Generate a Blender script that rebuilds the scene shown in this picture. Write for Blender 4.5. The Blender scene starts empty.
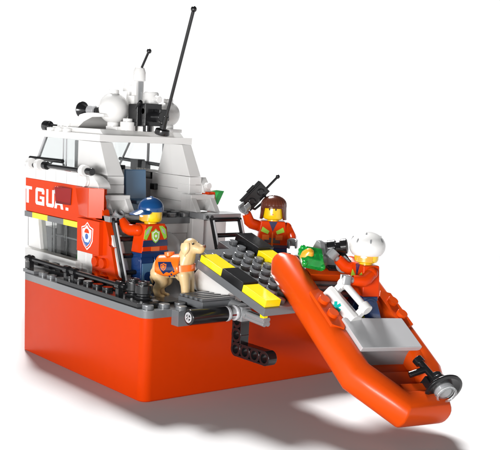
import bpy, bmesh, math, random
from mathutils import Vector, Matrix
random.seed(7)
SC = bpy.context.scene
COL = SC.collection
R = math.radians

# ------------------------------------------------------------------ materials
def plastic(name, col, rough=.22, trans=0.0, ior=1.5, coat=.35, bump=.002, var=.03, metal=0.0, spec=.5):
    m = bpy.data.materials.new(name); m.use_nodes = True
    nt = m.node_tree; N = nt.nodes; L = nt.links
    b = N['Principled BSDF']
    tc = N.new('ShaderNodeTexCoord')
    n1 = N.new('ShaderNodeTexNoise'); n1.inputs['Scale'].default_value = 1.7; n1.inputs['Detail'].default_value = 3
    L.new(tc.outputs['Object'], n1.inputs['Vector'])
    mx = N.new('ShaderNodeMix'); mx.data_type = 'RGBA'
    mx.inputs['A'].default_value = (*[c*(1-var) for c in col], 1)
    mx.inputs['B'].default_value = (*[min(1, c*(1+var)) for c in col], 1)
    L.new(n1.outputs['Fac'], mx.inputs['Factor'])
    L.new(mx.outputs['Result'], b.inputs['Base Color'])
    n2 = N.new('ShaderNodeTexNoise'); n2.inputs['Scale'].default_value = 1.3; n2.inputs['Detail'].default_value = 1
    L.new(tc.outputs['Object'], n2.inputs['Vector'])
    mr = N.new('ShaderNodeMapRange'); mr.inputs['To Min'].default_value = max(.03, rough-.03); mr.inputs['To Max'].default_value = rough+.04
    L.new(n2.outputs['Fac'], mr.inputs['Value']); L.new(mr.outputs['Result'], b.inputs['Roughness'])
    n3 = N.new('ShaderNodeTexNoise'); n3.inputs['Scale'].default_value = 2.5; n3.inputs['Detail'].default_value = 2
    L.new(tc.outputs['Object'], n3.inputs['Vector'])
    bp = N.new('ShaderNodeBump'); bp.inputs['Strength'].default_value = .25; bp.inputs['Distance'].default_value = bump
    L.new(n3.outputs['Fac'], bp.inputs['Height']); L.new(bp.outputs['Normal'], b.inputs['Normal'])
    b.inputs['IOR'].default_value = ior; b.inputs['Specular IOR Level'].default_value = spec
    b.inputs['Coat Weight'].default_value = coat; b.inputs['Coat Roughness'].default_value = .12
    b.inputs['Transmission Weight'].default_value = trans
    b.inputs['Metallic'].default_value = metal
    return m
M = dict(
    hull=plastic('hull_orange_plastic', (.50, .033, .001), coat=.02, spec=.05, rough=.3),
    orange=plastic('orange_plastic', (.62, .042, .002), coat=.03, spec=.10),
    raftorange=plastic('raft_orange_plastic', (.60, .060, .003), rough=.3, coat=.08, spec=.15),
    white=plastic('white_plastic', (.71, .70, .685), rough=.25, var=.008, bump=0),
    dark=plastic('dark_grey_plastic', (.125, .13, .137)),
    grey=plastic('light_grey_plastic', (.42, .42, .43)),
    silver=plastic('silver_grey_plastic', (.22, .225, .23), rough=.2),
    black=plastic('black_plastic', (.010, .010, .011), rough=.18, spec=.4, coat=.15),
    yellow=plastic('yellow_plastic', (.88, .70, .004), rough=.2),
    skin=plastic('yellow_head_plastic', (.86, .56, .008), rough=.2),
    navy=plastic('dark_blue_plastic', (.008, .034, .13), rough=.2, spec=.35, coat=.15),
    capblue=plastic('blue_cap_plastic', (.006, .055, .18), rough=.18),
    sand=plastic('sand_blue_plastic', (.085, .19, .33)),  # seat blue; also paints the lit look of the leg backs
    tan=plastic('tan_plastic', (.66, .47, .24), rough=.4, coat=.1),
    brown=plastic('brown_hair_plastic', (.115, .028, .014), rough=.22),
    lime=plastic('lime_print', (.30, .62, .05)),
    teal=plastic('teal_print', (.0, .42, .36)),
    print_white=plastic('white_print', (.85, .85, .85)),
    print_blue=plastic('blue_print', (.01, .10, .38)),
    print_navy=plastic('navy_print', (.010, .022, .085)),
    print_orange=plastic('orange_print', (.85, .14, .01)),
    vest=plastic('vest_orange_plastic', (.85, .15, .008)),
    glass=plastic('clear_plastic', (.93, .95, .95), rough=.04, trans=1.0, ior=1.25, coat=0, bump=.0, var=0),
    red_clear=plastic('clear_red_plastic', (.42, .004, .005), rough=.06, trans=.75, ior=1.4, coat=.2),
    green_clear=plastic('clear_green_plastic', (.02, .60, .10), rough=.06, trans=.7, ior=1.4, coat=.2),
    lens=plastic('clear_lens_plastic', (.9, .92, .93), rough=.05, trans=.9, ior=1.45, coat=.2),
)
# ------------------------------------------------------------------ mesh builder
class MB:
    def __init__(s): s.bm = bmesh.new()
    def face(s, vs, smooth=False):
        try: f = s.bm.faces.new(vs); return f
        except ValueError: return None
    def box(s, x0, x1, y0, y1, z0, z1):
        v = [s.bm.verts.new(p) for p in ((x0,y0,z0),(x1,y0,z0),(x1,y1,z0),(x0,y1,z0),(x0,y0,z1),(x1,y0,z1),(x1,y1,z1),(x0,y1,z1))]
        for q in ((3,2,1,0),(4,5,6,7),(0,1,5,4),(1,2,6,5),(2,3,7,6),(3,0,4,7)): s.face([v[i] for i in q])
        return s
    def prism(s, poly, axis, a0, a1):
        # poly in the two remaining axes order: x->(y,z), y->(x,z), z->(x,y)
        def mk(p, a):
            return {'x': (a, p[0], p[1]), 'y': (p[0], a, p[1]), 'z': (p[0], p[1], a)}[axis]
        A = [s.bm.verts.new(mk(p, a0)) for p in poly]; B = [s.bm.verts.new(mk(p, a1)) for p in poly]
        n = len(poly); s.face(A[::-1]); s.face(B)
        for i in range(n): s.face([A[i], A[(i+1) % n], B[(i+1) % n], B[i]])
        return s
    def loft(s, rings, cap=True, closed=True):
        RR = [[s.bm.verts.new(p) for p in r] for r in rings]
        n = len(RR[0])
        for a, b in zip(RR, RR[1:]):
            for i in range(n if closed else n-1): s.face([a[i], a[(i+1) % n], b[(i+1) % n], b[i]])
        if cap: s.face(RR[0][::-1]); s.face(RR[-1])
        return s
    def lathe(s, prof, p0=(0,0,0), d=(0,0,1), n=24, ref=None):
        p0 = Vector(p0); d = Vector(d).normalized()
        a = d.orthogonal().normalized() if ref is None else Vector(ref).normalized()
        b = d.cross(a)
        rings = []
        for r, h in prof:
            r = max(r, .0008)
            rings.append([p0+d*h+(a*math.cos(2*math.pi*i/n)+b*math.sin(2*math.pi*i/n))*r for i in range(n)])
        return s.loft(rings, cap=(prof[0] != prof[-1]))
    def cyl(s, p0, p1, r, r1=None, n=20):
        p0 = Vector(p0); p1 = Vector(p1)
        return s.lathe([(r, 0), (r if r1 is None else r1, (p1-p0).length)], p0, p1-p0, n)
    def tube(s, pts, r, n=12, rs=None):
        pts = [Vector(p) for p in pts]; rings = []; a = None
        for i, p in enumerate(pts):
            t = ((pts[min(i+1, len(pts)-1)]-p).normalized()+(p-pts[max(i-1, 0)]).normalized()).normalized()
            if a is None: a = t.orthogonal().normalized()
            a = (a-t*a.dot(t)).normalized(); b = t.cross(a)
            rr = rs[i] if rs else r
            rings.append([p+(a*math.cos(2*math.pi*k/n)+b*math.sin(2*math.pi*k/n))*rr for k in range(n)])
        return s.loft(rings)
    def sphere(s, c, r, sx=1, sy=1, sz=1, n=28, m=16, z0=-1, z1=1):
        rings = []
        a0 = math.asin(z0); a1 = math.asin(z1)
        for j in range(m+1):
            t = a0+(a1-a0)*j/m; cr = max(math.cos(t)*r, .001)
            rings.append([(c[0]+cr*math.cos(2*math.pi*i/n)*sx, c[1]+cr*math.sin(2*math.pi*i/n)*sy, c[2]+r*math.sin(t)*sz) for i in range(n)])
        return s.loft(rings)
    def stud(s, x, y, z):
        return s.lathe([(.3, -.02), (.3, .185), (.285, .205), (.0, .205)], (x, y, z), n=20)
    def xf(s, mat):
        s.bm.transform(mat); return s
def islands(bm):
    bm.verts.ensure_lookup_table(); bm.verts.index_update(); seen = {}; groups = []
    for v in bm.verts:
        if v in seen: continue
        st = [v]; seen[v] = len(groups); g = []
        while st:
            a = st.pop(); g.append(a)
            for e in a.link_edges:
                b = e.other_vert(a)
                if b not in seen: seen[b] = len(groups); st.append(b)
        groups.append(g)
    bb = [([min(v.co[k] for v in g) for k in range(3)], [max(v.co[k] for v in g) for k in range(3)]) for g in groups]
    q = list(range(len(bb)))
    def root(i):
        while q[i] != i: i = q[i]
        return i
    for i in range(len(bb)):
        for j in range(i):
            if all(bb[i][0][k] <= bb[j][1][k]+.03 and bb[j][0][k] <= bb[i][1][k]+.03 for k in range(3)): q[root(i)] = root(j)
    out = {}
    for i, g in enumerate(groups): out.setdefault(root(i), []).extend(g)
    return list(out.values())
def obj(name, mb, mat, parent=None, bevel=.035, seg=2, loc=None, rot=None):
    bm = mb.bm
    gs = islands(bm)
    if len(gs) > 1:      # pieces that do not touch become parts of their own
        res = []
        for g in gs:
            b2 = bm.copy(); b2.verts.ensure_lookup_table(); keep = {v.index for v in g}
            bmesh.ops.delete(b2, geom=[v for v in b2.verts if v.index not in keep], context='VERTS')
            m2 = MB(); m2.bm.free(); m2.bm = b2
            res.append(one(name, m2, mat, parent, bevel, seg, loc, rot))
        bm.free(); return res[0]
    return one(name, mb, mat, parent, bevel, seg, loc, rot)
def one(name, mb, mat, parent=None, bevel=.035, seg=2, loc=None, rot=None):
    bm = mb.bm
    bmesh.ops.recalc_face_normals(bm, faces=bm.faces)
    for f in bm.faces: f.smooth = True
    for e in bm.edges:
        if len(e.link_faces) == 2 and e.calc_face_angle(0) > R(34): e.smooth = False
    me = bpy.data.meshes.new(name); bm.to_mesh(me); bm.free()
    me.materials.append(M[mat] if isinstance(mat, str) else mat)
    o = bpy.data.objects.new(name, me); COL.objects.link(o)
    if bevel:
        b = o.modifiers.new('bevel', 'BEVEL'); b.width = bevel; b.segments = seg; b.limit_method = 'ANGLE'
        b.angle_limit = R(34); b.harden_normals = True; b.use_clamp_overlap = True
    if parent: o.parent = parent
    if loc: o.location = loc
    if rot: o.rotation_euler = rot
    return o
def empty(name, loc=(0,0,0), rotz=0):
    o = bpy.data.objects.new(name, None); COL.objects.link(o); o.empty_display_size = .3
    o.location = loc; o.rotation_euler = (0, 0, rotz); return o
def tag(o, label, cat=None, group=None, kind=None):
    if label: o['label'] = label
    if cat: o['category'] = cat
    if group: o['group'] = group
    if kind: o['kind'] = kind
    return o

# ------------------------------------------------------------------ setting
bm = MB(); bm.box(-1500, 600, -900, 1500, -.6, 0)
gm = plastic('white_table', (.55, .55, .55), rough=.8, coat=0, spec=.1, bump=.0, var=.004)
g = obj('ground', bm, gm, bevel=0); tag(g, 'smooth white studio surface under the toy ship', kind='structure')

# ------------------------------------------------------------------ the ship
ship = empty('toy_rescue_ship', (0, 0, 0))
tag(ship, 'large orange and white toy rescue ship with stern ramp, seen from behind', 'toy ship')
def xc(y): return -12.9-1.95*y           # where the model is cropped at its bow end
def cutbox(mb, x1, y0, y1, z0, z1, far=None):
    lo = lambda y: max(xc(y), far) if far is not None else xc(y)
    return mb.prism([(lo(y0), y0), (x1, y0), (x1, y1), (lo(y1), y1)], 'z', z0, z1)
# hull, rounded stern corners
def hull_outline(r, inset=0, ymax=14):
    i = inset; pts = [(xc(i), i)]
    for k in range(9):
        a = -math.pi/2+k*math.pi/16
        pts.append((-i-r+r*math.cos(a), i+r+r*math.sin(a)))
    for k in range(9):
        a = k*math.pi/16
        pts.append((-i-r+r*math.cos(a), ymax-i-r+r*math.sin(a)))
    pts += [(-24, ymax-i), (-24, 5.7)]
    return pts
mb = MB()
rings = []
for z, ins, r in ((0.0, .10, .45), (.06, .03, .5), (.16, .0, .55), (4.4, -.0, .55)):
    rings.append([(x, y, z) for x, y in hull_outline(r, ins)])
mb.loft(rings)
hull = obj('hull', mb, 'hull', ship, bevel=.02)
mb = MB(); mb.loft([[(x, y, z) for x, y in hull_outline(.55, -.03)] for z in (4.4, 4.8)])
for x in (-12.5, -11.5, -10.5, -9.5): mb.stud(x, .5, 4.8)
for x, y in ((-1.5, 1.5), (-.5, 1.5), (-.5, 2.5), (-2.5, 2.0), (-3.5, 1.8), (-.5, .5)): mb.stud(x, y, 4.8)
mb.box(-13.4, -12.02, .12, .9, 4.8, 5.0)
deck = obj('deck', mb, 'dark', ship, bevel=.04)
# ledge bricks on the stern edge
mb = MB(); mb.box(.03, .62, 1.6, 4.6, 4.0, 4.78); mb.stud(.3, 2.0, 4.78)
obj('stern_ledge', mb, 'dark', ship)
# black plates and rail along the near side
mb = MB()
mb.prism([(-9.2, .1), (-.9, .1), (-.6, .5), (-.6, 1.2), (-9.2, 1.2)], 'z', 4.8, 5.05)
mb.prism([(xc(1.0), 1.0), (-4, 1.0), (-4, 2.2), (xc(2.2), 2.2)], 'z', 4.8, 5.12)
for x in (-8.6, -7.6, -6.6, -5.6, -4.6): mb.stud(x, .65, 5.05)
for i in range(9): mb.box(-15.6+i*1.35, -15.0+i*1.35, 1.25, 1.9, 5.12, 5.32) if -15.6+i*1.35 > xc(1.25) else None
obj('side_plate', mb, 'black', ship)
mb = MB(); mb.tube([(xc(.5)+.15, .5, 5.58), (-2.7, .5, 5.58)], .13)
for x in (-8.7, -7.9, -3.2): mb.cyl((x-.2, .5, 5.58), (x+.2, .5, 5.58), .24); mb.box(x-.14, x+.14, .34, .66, 5.04, 5.5)
mb.cyl((-13.35, .5, 5.58), (-12.95, .5, 5.58), .24); mb.box(-13.3, -13.02, .34, .66, 4.8, 5.5)
obj('side_rail', mb, 'black', ship, bevel=.02)
for x, y in ((-2.75, 1.1), (-1.75, 1.05)):
    mb = MB(); mb.lathe([(.44, 5.05), (.46, 5.1), (.46, 5.2), (.36, 5.24), (.36, 5.34), (.47, 5.38), (.47, 5.78), (.44, 5.82), (.3, 5.82), (.3, 5.98), (.2, 5.98), (.2, 5.7), (.02, 5.7)], (x, y, 0))
    obj('bollard', mb, 'black', ship, bevel=.015)
# far rail
mb = MB(); mb.tube([(-20, 13.5, 6.3), (-2.0, 13.5, 6.3)], .13)
for x in (-12, -9, -4.7, -3.5, -2.2): mb.box(x-.3, x+.3, 13.3, 13.7, 4.8, 6.55)
obj('far_rail', mb, 'black', ship, bevel=.03)

# near lower cabin wall, y 2.4
wall = None
def both(fn):
    fn(0); fn(1)
def my(y, s): return y if s == 0 else 14-y
for s in (0, 1):
    Y = lambda a: my(a, s)
    # white lower wall below and around window (window X from cut to -11.2, z 5.75..7.65)
    mb = MB()
    if s == 0:
        cutbox(mb, -10.4, 2.4, 3.2, 4.8, 5.6)
        mb.box(-11.0, -10.0, 2.45, 3.3, 5.6, 7.65)
        mb.prism([(-11.0, 4.8), (-6.0, 4.8), (-7.3, 7.65), (-11.0, 7.65)], 'y', 2.5, 3.2)
        mb.prism([(xc(2.4), 5.6), (-15.9, 5.6), (-16.3, 7.66), (xc(2.4), 7.66)], 'y', 2.62, 3.2)
    else:
        mb.box(-24, -12.6, Y(2.4), Y(3.2), 4.8, 7.65)
    obj('lower_wall', mb, 'white', ship)
    if s == 0:
        mb = MB(); cutbox(mb, -10.6, 2.1, 2.75, 5.12, 5.72)
        obj('window_sill', mb, 'white', ship)
        gl = MB(); gl.box(-18.1, -11.02, 2.86, 2.94, 5.62, 7.66)
        go = obj('side_window', gl, 'glass', ship, bevel=0)
        fr = MB()
        for x in (-14.6, -13.0, -11.15): fr.box(x-.05, x+.05, 2.74, 2.86, 5.6, 7.64)
        fr.box(-17.8, -11.0, 2.78, 2.86, 5.56, 5.68)
        obj('mullion', fr, 'glass', go, bevel=.01)
        # interior fittings
        mi = MB(); mi.box(-23, -10.5, 6.0, 6.2, 4.8, 8.0); obj('bulkhead', mi, 'white', ship)
        for a, b, z1, m_ in ((-18.4, -16.9, 6.9, 'dark'), (-16.5, -15.9, 7.5, 'black'), (-15.6, -13.4, 6.35, 'black'), (-13.1, -12.2, 6.9, 'dark'), (-12.0, -11.2, 7.3, 'black')):
            mi = MB(); mi.box(a, b, 4.0+random.random()*.8, 5.4, 4.8, z1); obj('cabin_locker', mi, m_, ship)
        mi = MB(); mi.box(-16.0, -11.0, 4.6, 5.6, 7.2, 7.62); mi.box(-16.2, -12.6, 3.9, 4.6, 6.5, 6.62); obj('overhead_shelf', mi, 'dark', ship)
        mi = MB(); mi.prism([(-12.2, 5.62), (-11.4, 5.62), (-11.6, 6.05), (-12.1, 6.0)], 'y', 3.1, 3.6); obj('green_tile', mi, 'green_clear', ship)
    # orange sign band with the slanted aft end
    mb = MB()
    if s == 0:
        x0 = xc(2.4)
        mb.prism([(x0, 8.02), (-10.2, 8.02), (-10.2, 8.3), (-9.0, 8.3), (-9.0, 10.12), (-9.6, 10.12), (x0, 10.12)], 'y', 2.4, 3.2)
    else:
        mb.prism([(-24, 8.02), (-12.6, 8.02), (-12.6, 10.12), (-24, 10.12)], 'y', Y(2.4), Y(3.2))
    band = obj('sign_band', mb, 'orange', ship)
    # slanted aft wall piece
    if s == 0:
        mb = MB()
        mb.prism([(-9.0, 4.85), (-6.15, 4.85), (-6.15, 5.3), (-6.45, 5.5), (-7.0, 7.0), (-7.25, 7.1), (-7.25, 7.45), (-8.0, 9.0), (-8.25, 9.1), (-8.25, 9.4), (-8.55, 10.12), (-9.05, 10.12)], 'y', 2.3, 2.72)
        for x, z in ((-8.5, 6.0), (-7.7, 6.0), (-8.4, 5.2), (-7.55, 5.2)):
            mb.lathe([(.3, 0), (.3, .18), (.28, .2), (0, .2)], (x, Y(2.3), z), (0, -1 if s == 0 else 1, 0))
        obj('slanted_wall', mb, 'orange', ship, bevel=.03)
    # angular housing for the navigation light
    mb = MB(); yo, yw = Y(1.72), Y(2.38)
    vv = [mb.bm.verts.new(p) for p in ((-11.25, yw, 10.08), (-10.75, yw, 8.45), (-8.62, yo, 10.2), (-8.62, yo, 8.5), (-7.95, yw, 10.2), (-7.95, yw, 8.5))]
    for q in ((0, 2, 3), (0, 3, 1), (2, 4, 5, 3), (0, 4, 2), (1, 3, 5), (0, 1, 5, 4)): mb.face([vv[i] for i in q])
    if s == 0: obj('light_housing', mb, 'orange', ship, bevel=.03)
    mb = MB()
    L = lambda a, b, c, d: mb.loft([a, b])
    mb.loft([[(-13.4, Y(2.36), 9.1), (-12.5, Y(1.8), 8.95), (-11.7, Y(2.36), 8.9)],
             [(-14.0, Y(2.36), 9.75), (-12.5, Y(1.7), 9.95), (-11.6, Y(2.36), 9.92)]])
    if s == 0:
        nl = obj('navigation_light', mb, 'red_clear', ship, bevel=.02); nl['label'] = 'clear red navigation light'
    else:
        mb = MB(); mb.prism([(11.1, 9.85), (11.95, 9.95), (11.5, 9.1), (11.15, 9.05)], 'x', -9.9, -9.1)
        nl = obj('navigation_light', mb, 'green_clear', ship, bevel=.02); nl['label'] = 'clear green navigation light'
        mb = MB(); mb.prism([(10.6, 9.9), (11.15, 9.9), (11.3, 8.6), (11.1, 8.6), (10.85, 9.4), (10.6, 9.5)], 'x', -9.7, -9.0)
        obj('light_arm', mb, 'orange', ship)
    # white wall top with curved end
    mb = MB()
    x0 = xc(2.4) if s == 0 else -24
    arc = [((-10.3 if s == 0 else -15)+1.7*math.cos(a), 10.12+.75*math.sin(a)) for a in [R(k) for k in range(90, -1, -15)]]
    mb.prism([(x0, 10.12), (x0, 10.87)]+arc, 'y', Y(2.4), Y(3.2))
    wt = obj('wall_top', mb, 'white', ship, bevel=.02)
    if s == 0:
        mb = MB()
        for x in (-16.2, -14.9, -13.6, -12.3, -11.0): mb.box(x-.012, x+.012, 2.392, 2.41, 10.16, 10.84)
        obj('joint_line', mb, 'grey', wt, bevel=0)
        mb = MB(); mb.lathe([(.30, 0), (.30, .1), (.24, .12), (.0, .12)], (-9.9, 2.4, 10.45), (0, -1, 0)); mb.prism([(-10.02, 10.1), (-9.75, 10.2), (-9.6, 10.5), (-9.72, 10.78), (-9.95, 10.6)], 'y', 2.15, 2.4)
        obj('hook', mb, 'white', wt, bevel=.03)
    # white roof walkway connecting wall to cabin
    mb = MB()
    if s == 0: mb.prism([(xc(3.2), 3.2), (-9.5, 3.2), (-9.5, 3.7), (xc(3.7), 3.7)], 'z', 10.2, 10.5)
    else: mb.box(-24, -13.5, Y(3.2), Y(3.7), 10.2, 10.5)
    obj('walkway', mb, 'white', ship)
# warning tiles
x = -17.6; k = 0
xs = [-17.6, -16.55, -14.55, -12.55, -10.55]
cols = ['dark', 'yellow', 'dark', 'yellow']
for a, b, c in zip(xs, xs[1:], cols):
    mb = MB(); mb.box(a+.01, b-.01, 2.34, 3.2, 7.66, 8.01); obj('warning_tile', mb, c, ship, bevel=.02)
# lettering on the band
def letter(parts, x, z, w, h, name):
    mb = MB()
    for k, p in enumerate(parts): mb.prism([(x+a*w, z+b*h) for a, b in p], 'y', 2.388-.0035*k, 2.405)
    o = obj(name, mb, 'print_white', band_near, bevel=0); return o
band_near = [o for o in ship.children if o.name.startswith('sign_band')][0]
t = .24
rect = lambda a, b, c, d: [(a, b), (c, b), (c, d), (a, d)]
G_ = [rect(0, .12, t, .88), [(0, .88), (t, .80), (1, .80), (1, .88), (.88, 1), (.12, 1)], [(.12, 0), (1, 0), (1, .2), (t, .2), (0, .12)], rect(.76, .2, 1, .52), rect(.52, .36, .76, .52), rect(.76, .66, 1, .8)]
U_ = [rect(0, .12, t, 1), rect(.76, .12, 1, 1), [(.12, 0), (.88, 0), (1, .12), (.76, .2), (t, .2), (0, .12)]]
A_ = [[(0, 0), (.25, 0), (.55, 1), (.32, 1)], [(.75, 0), (1, 0), (.68, 1), (.45, 1)], rect(.2, .22, .8, .4)]
R_ = [rect(0, 0, t, 1), rect(t, .82, .86, 1), rect(t, .40, .86, .58), rect(.76, .5, 1, .9), [(.45, .4), (.72, .4), (1, 0), (.72, 0)]]
T_ = [rect(.36, 0, .64, .82), rect(.3, .82, 1.0, 1.0)]
zb = 8.55; hh = 1.06
letter(T_, -17.85, zb, 1.15, hh, 'letter')
letter(G_, -16.2, zb, 1.15, hh, 'letter')
letter(U_, -14.78, zb, .98, hh, 'letter')
letter(A_, -13.75, zb, 1.1, hh, 'letter')
letter([rect(0, 0, .3, .16)], -12.35, zb, 1.0, hh, 'letter')
# emblem tile with a shield
mb = MB(); mb.box(-10.3, -7.85, 2.0, 2.32, 6.42, 8.36)
em = obj('emblem_tile', mb, 'orange', ship, bevel=.03)
def shield(cx, cz, w, h):
    return [(cx-w*.5, cz+h*.30), (cx-w*.22, cz+h*.36), (cx, cz+h*.5), (cx+w*.22, cz+h*.36), (cx+w*.5, cz+h*.30), (cx+w*.46, cz-h*.15), (cx+w*.28, cz-h*.35), (cx, cz-h*.5), (cx-w*.28, cz-h*.35), (cx-w*.46, cz-h*.15)]
def decal(polys, y0, mat, nm='print', par=None, th=.012):
    mb = MB()
    for p in polys: mb.prism(p, 'y', y0-th, y0)
    return obj(nm, mb, mat, par, bevel=0)
cx, cz = -9.1, 7.4
decal([shield(cx, cz, 1.3, 1.62)], 1.998, 'print_white', 'shield_print', em)
decal([shield(cx, cz, 1.16, 1.46)], 1.985, 'orange', 'shield_print', em)
decal([shield(cx, cz, 1.0, 1.28)], 1.972, 'print_white', 'shield_print', em)
decal([[(cx-.46, cz-.05), (cx-.2, cz-.35), (cx+.2, cz-.35), (cx+.46, cz-.05), (cx+.42, cz-.2), (cx+.27, cz-.42), (cx, cz-.6), (cx-.27, cz-.42), (cx-.42, cz-.2)]], 1.959, 'print_blue', 'shield_print', em)
circ = lambda x, z, r, n=16, a0=0, a1=360: [(x+r*math.cos(R(a0+(a1-a0)*i/n)), z+r*math.sin(R(a0+(a1-a0)*i/n))) for i in range(n if a1-a0 == 360 else n+1)]
decal([circ(cx, cz-.02, .17)], 1.955, 'print_blue', 'shield_print', em)
decal([circ(cx, cz+.18, .26, 10, 0, 180)], 1.955, 'orange', 'shield_print', em)

# upper deck and rear face
mb = MB(); mb.prism([(-18.9, 3.2), (-8.5, 3.2), (-8.5, 9.3), (-8.9, 9.3), (-8.9, 10.6), (-21, 10.6)], 'z', 8.05, 8.43)
for i in range(5):
    for j in range(5): mb.stud(-8.95-i, 4.8+j, 8.43)
ud = obj('upper_deck', mb, 'dark', ship)
mb = MB(); mb.box(-9.2, -8.62, 3.2, 8.85, 7.45, 8.05); mb.box(-9.3, -8.72, 3.2, 8.85, 4.8, 7.43); mb.box(-9.1, -8.2, 8.87, 9.75, 4.8, 8.36)
mb.box(-9.2, -8.5, 9.77, 11.75, 4.8, 8.2)
obj('rear_wall', mb, 'white', ship, bevel=.03)
mb = MB(); mb.box(-8.62, -8.55, 5.2, 6.9, 7.3, 7.42); obj('vent_slot', mb, 'dark', ship, bevel=.01)
mb = MB(); mb.lathe([(.0, .5), (.5, .48), (1.0, .34), (1.35, .08), (1.4, 0), (1.4, -.1), (0, -.1)], (-8.2, 6.75, 6.25), (1, 0, 0), n=40)
obj('round_dish', mb, 'white', ship, bevel=.01)
for s in (0, 1):
    y0, y1 = (2.3, 5.0) if s == 0 else (9.0, 11.9)
    mb = MB(); mb.box(-8.75, -7.25, y0, y1, 8.38, 8.72)
    for k in (0, 1): pass
    pt = obj('ladder_platform', mb, 'silver' if s else 'silver', ship)
    mb = MB(); mb.cyl((-7.3, y0+.25, 8.55), (-7.22, y0+.25, 8.55), .1); mb.cyl((-7.3, y0+.6, 8.55), (-7.22, y0+.6, 8.55), .1)
    obj('pin_hole', mb, 'black', pt, bevel=0)
    # ladder
    a, b = (2.55, 4.55) if s == 0 else (9.5, 11.65)
    top = Vector((-7.12, 0, 8.5)); bot = Vector((-5.75, 0, 4.9))
    mb = MB()
    for y in (a, b):
        mb.prism([(top.x-.16, top.z), (top.x+.14, top.z), (bot.x+.14, bot.z), (bot.x-.16, bot.z)], 'y', y-.09, y+.09)
    mb.cyl((top.x-.03, a, top.z-.12), (top.x-.03, b, top.z-.12), .13)
    lad = obj('ladder', mb, 'black', ship, bevel=.03)
    for y in (a, b): obj('ladder_rail', MB().tube([(top.x+.2, y, top.z-.12), (bot.x+.2, y, bot.z+.1)], .065), 'grey', lad, bevel=0)
    for f in (.25, .5, .75):
        p = top.lerp(bot, f); mb = MB(); mb.tube([(p.x, a, p.z-.12), (p.x, b, p.z-.12)], .14)
        mb.box(p.x-.3, p.x+.1, a+.1, b-.1, p.z-.2, p.z-.04); obj('rung', mb, 'black', lad, bevel=.01)
    # white bracket slope above platform
    yc = 3.75 if s == 0 else 10.05
    mb = MB()
    mb.box(-9.9, -9.3, yc-.9, yc+.9, 8.73, 9.74); mb.box(-9.3, -8.8, yc-.92, yc+.92, 9.44, 9.75)
    for q in (-1, 1):
        mb.prism([(yc+q*.92, 8.73), (yc+q*.92, 9.46), (yc+q*.66, 9.46), (yc+q*.42, 8.73)], 'x', -9.32, -8.82)
        mb.prism([(-8.84, 9.6), (-8.84, 8.73), (-8.2, 8.73)], 'y', yc+q*.92, yc+q*.55)
    obj('bracket', mb, 'white', ship, bevel=.03)
    # pillar
    ya, yb = (3.6, 4.75) if s == 0 else (9.58, 10.5)
    mb = MB(); mb.box(-10.9, -9.62, ya, yb, 9.77, 10.28); mb.box(-10.9, -9.65, ya, yb, 10.29, 10.78)
    if s == 0:
        mb.prism([(-13.2, 9.8), (-10.9, 9.8), (-10.9, 12.7), (-13.1, 12.7)], 'y', 3.62, 4.1)
    else:
        mb.prism([(-14.0, 8.43), (-9.66, 8.43), (-9.66, 9.2), (-14.0, 9.2)], 'y', 9.6, 10.1)
        mb.prism([(-14.0, 9.21), (-9.66, 9.21), (-9.66, 9.97), (-14.0, 9.97)], 'y', 9.6, 10.1)
        mb.prism([(-13.8, 9.98), (-9.66, 9.98), (-9.66, 10.78), (-13.8, 10.78)], 'y', 9.6, 10.1)
    obj('pillar', mb, 'white', ship, bevel=.02)
    mb = MB()
    inner = (4.75, 4.45) if s == 0 else (9.58, 9.52)
    o_b, o_t = (3.6, 3.6) if s == 0 else (10.45, 10.25)
    bt = [(-11.6, o_b, 10.8), (-9.66, o_b, 10.8), (-9.66, inner[0], 10.8), (-11.6, inner[0], 10.8)]
    tp = [(-11.9, o_t, 12.7), (-10.55, o_t, 12.7), (-10.55, inner[1], 12.7), (-11.9, inner[1], 12.7)]
    mb.loft([bt, tp])
    if s == 1: mb.loft([[(-13.2, 9.6, 10.8), (-11.5, 9.6, 10.8), (-11.5, 9.95, 10.8), (-13.2, 9.95, 10.8)], [(-12.5, 9.54, 12.7), (-11.3, 9.54, 12.7), (-11.3, 9.95, 12.7), (-12.5, 9.95, 12.7)]])
    obj('slanted_pillar', mb, 'white', ship, bevel=.025)
    # small outboard clip fitting on the pillar foot
    yy = 3.2 if s == 0 else 10.8
    mb = MB(); mb.prism([(-10.3, 9.8), (-9.3, 9.8), (-9.5, 10.2), (-9.95, 10.75), (-10.3, 10.75)], 'y', yy-.28, yy+.28); mb.cyl((-9.5, yy, 10.25), (-9.2, yy, 10.25), .2)
    obj('corner_fitting', mb, 'white', ship, bevel=.02)
# windows of the upper cabin
mb = MB(); mb.prism([(-19.0, 10.5), (-13.2, 10.1), (-13.1, 12.7), (-17.4, 12.72)], 'y', 3.72, 3.8)
wg = obj('cabin_window', mb, 'glass', ship, bevel=0)
mb = MB()
mb.prism([(-19.1, 10.5), (-18.9, 10.5), (-17.3, 12.72), (-17.5, 12.72)], 'y', 3.66, 3.86)
mb.prism([(-15.1, 10.2), (-15.02, 10.2), (-15.02, 12.7), (-15.1, 12.7)], 'y', 3.66, 3.72)
mb.prism([(-14.72, 10.2), (-14.64, 10.2), (-14.64, 12.7), (-14.72, 12.7)], 'y', 3.66, 3.72)
obj('window_frame', mb, 'grey', wg, bevel=.01)
mb = MB(); mb.box(-14.5, -13.15, 4.2, 4.4, 10.1, 12.65); obj('inner_panel', mb, 'silver', ship)
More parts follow.
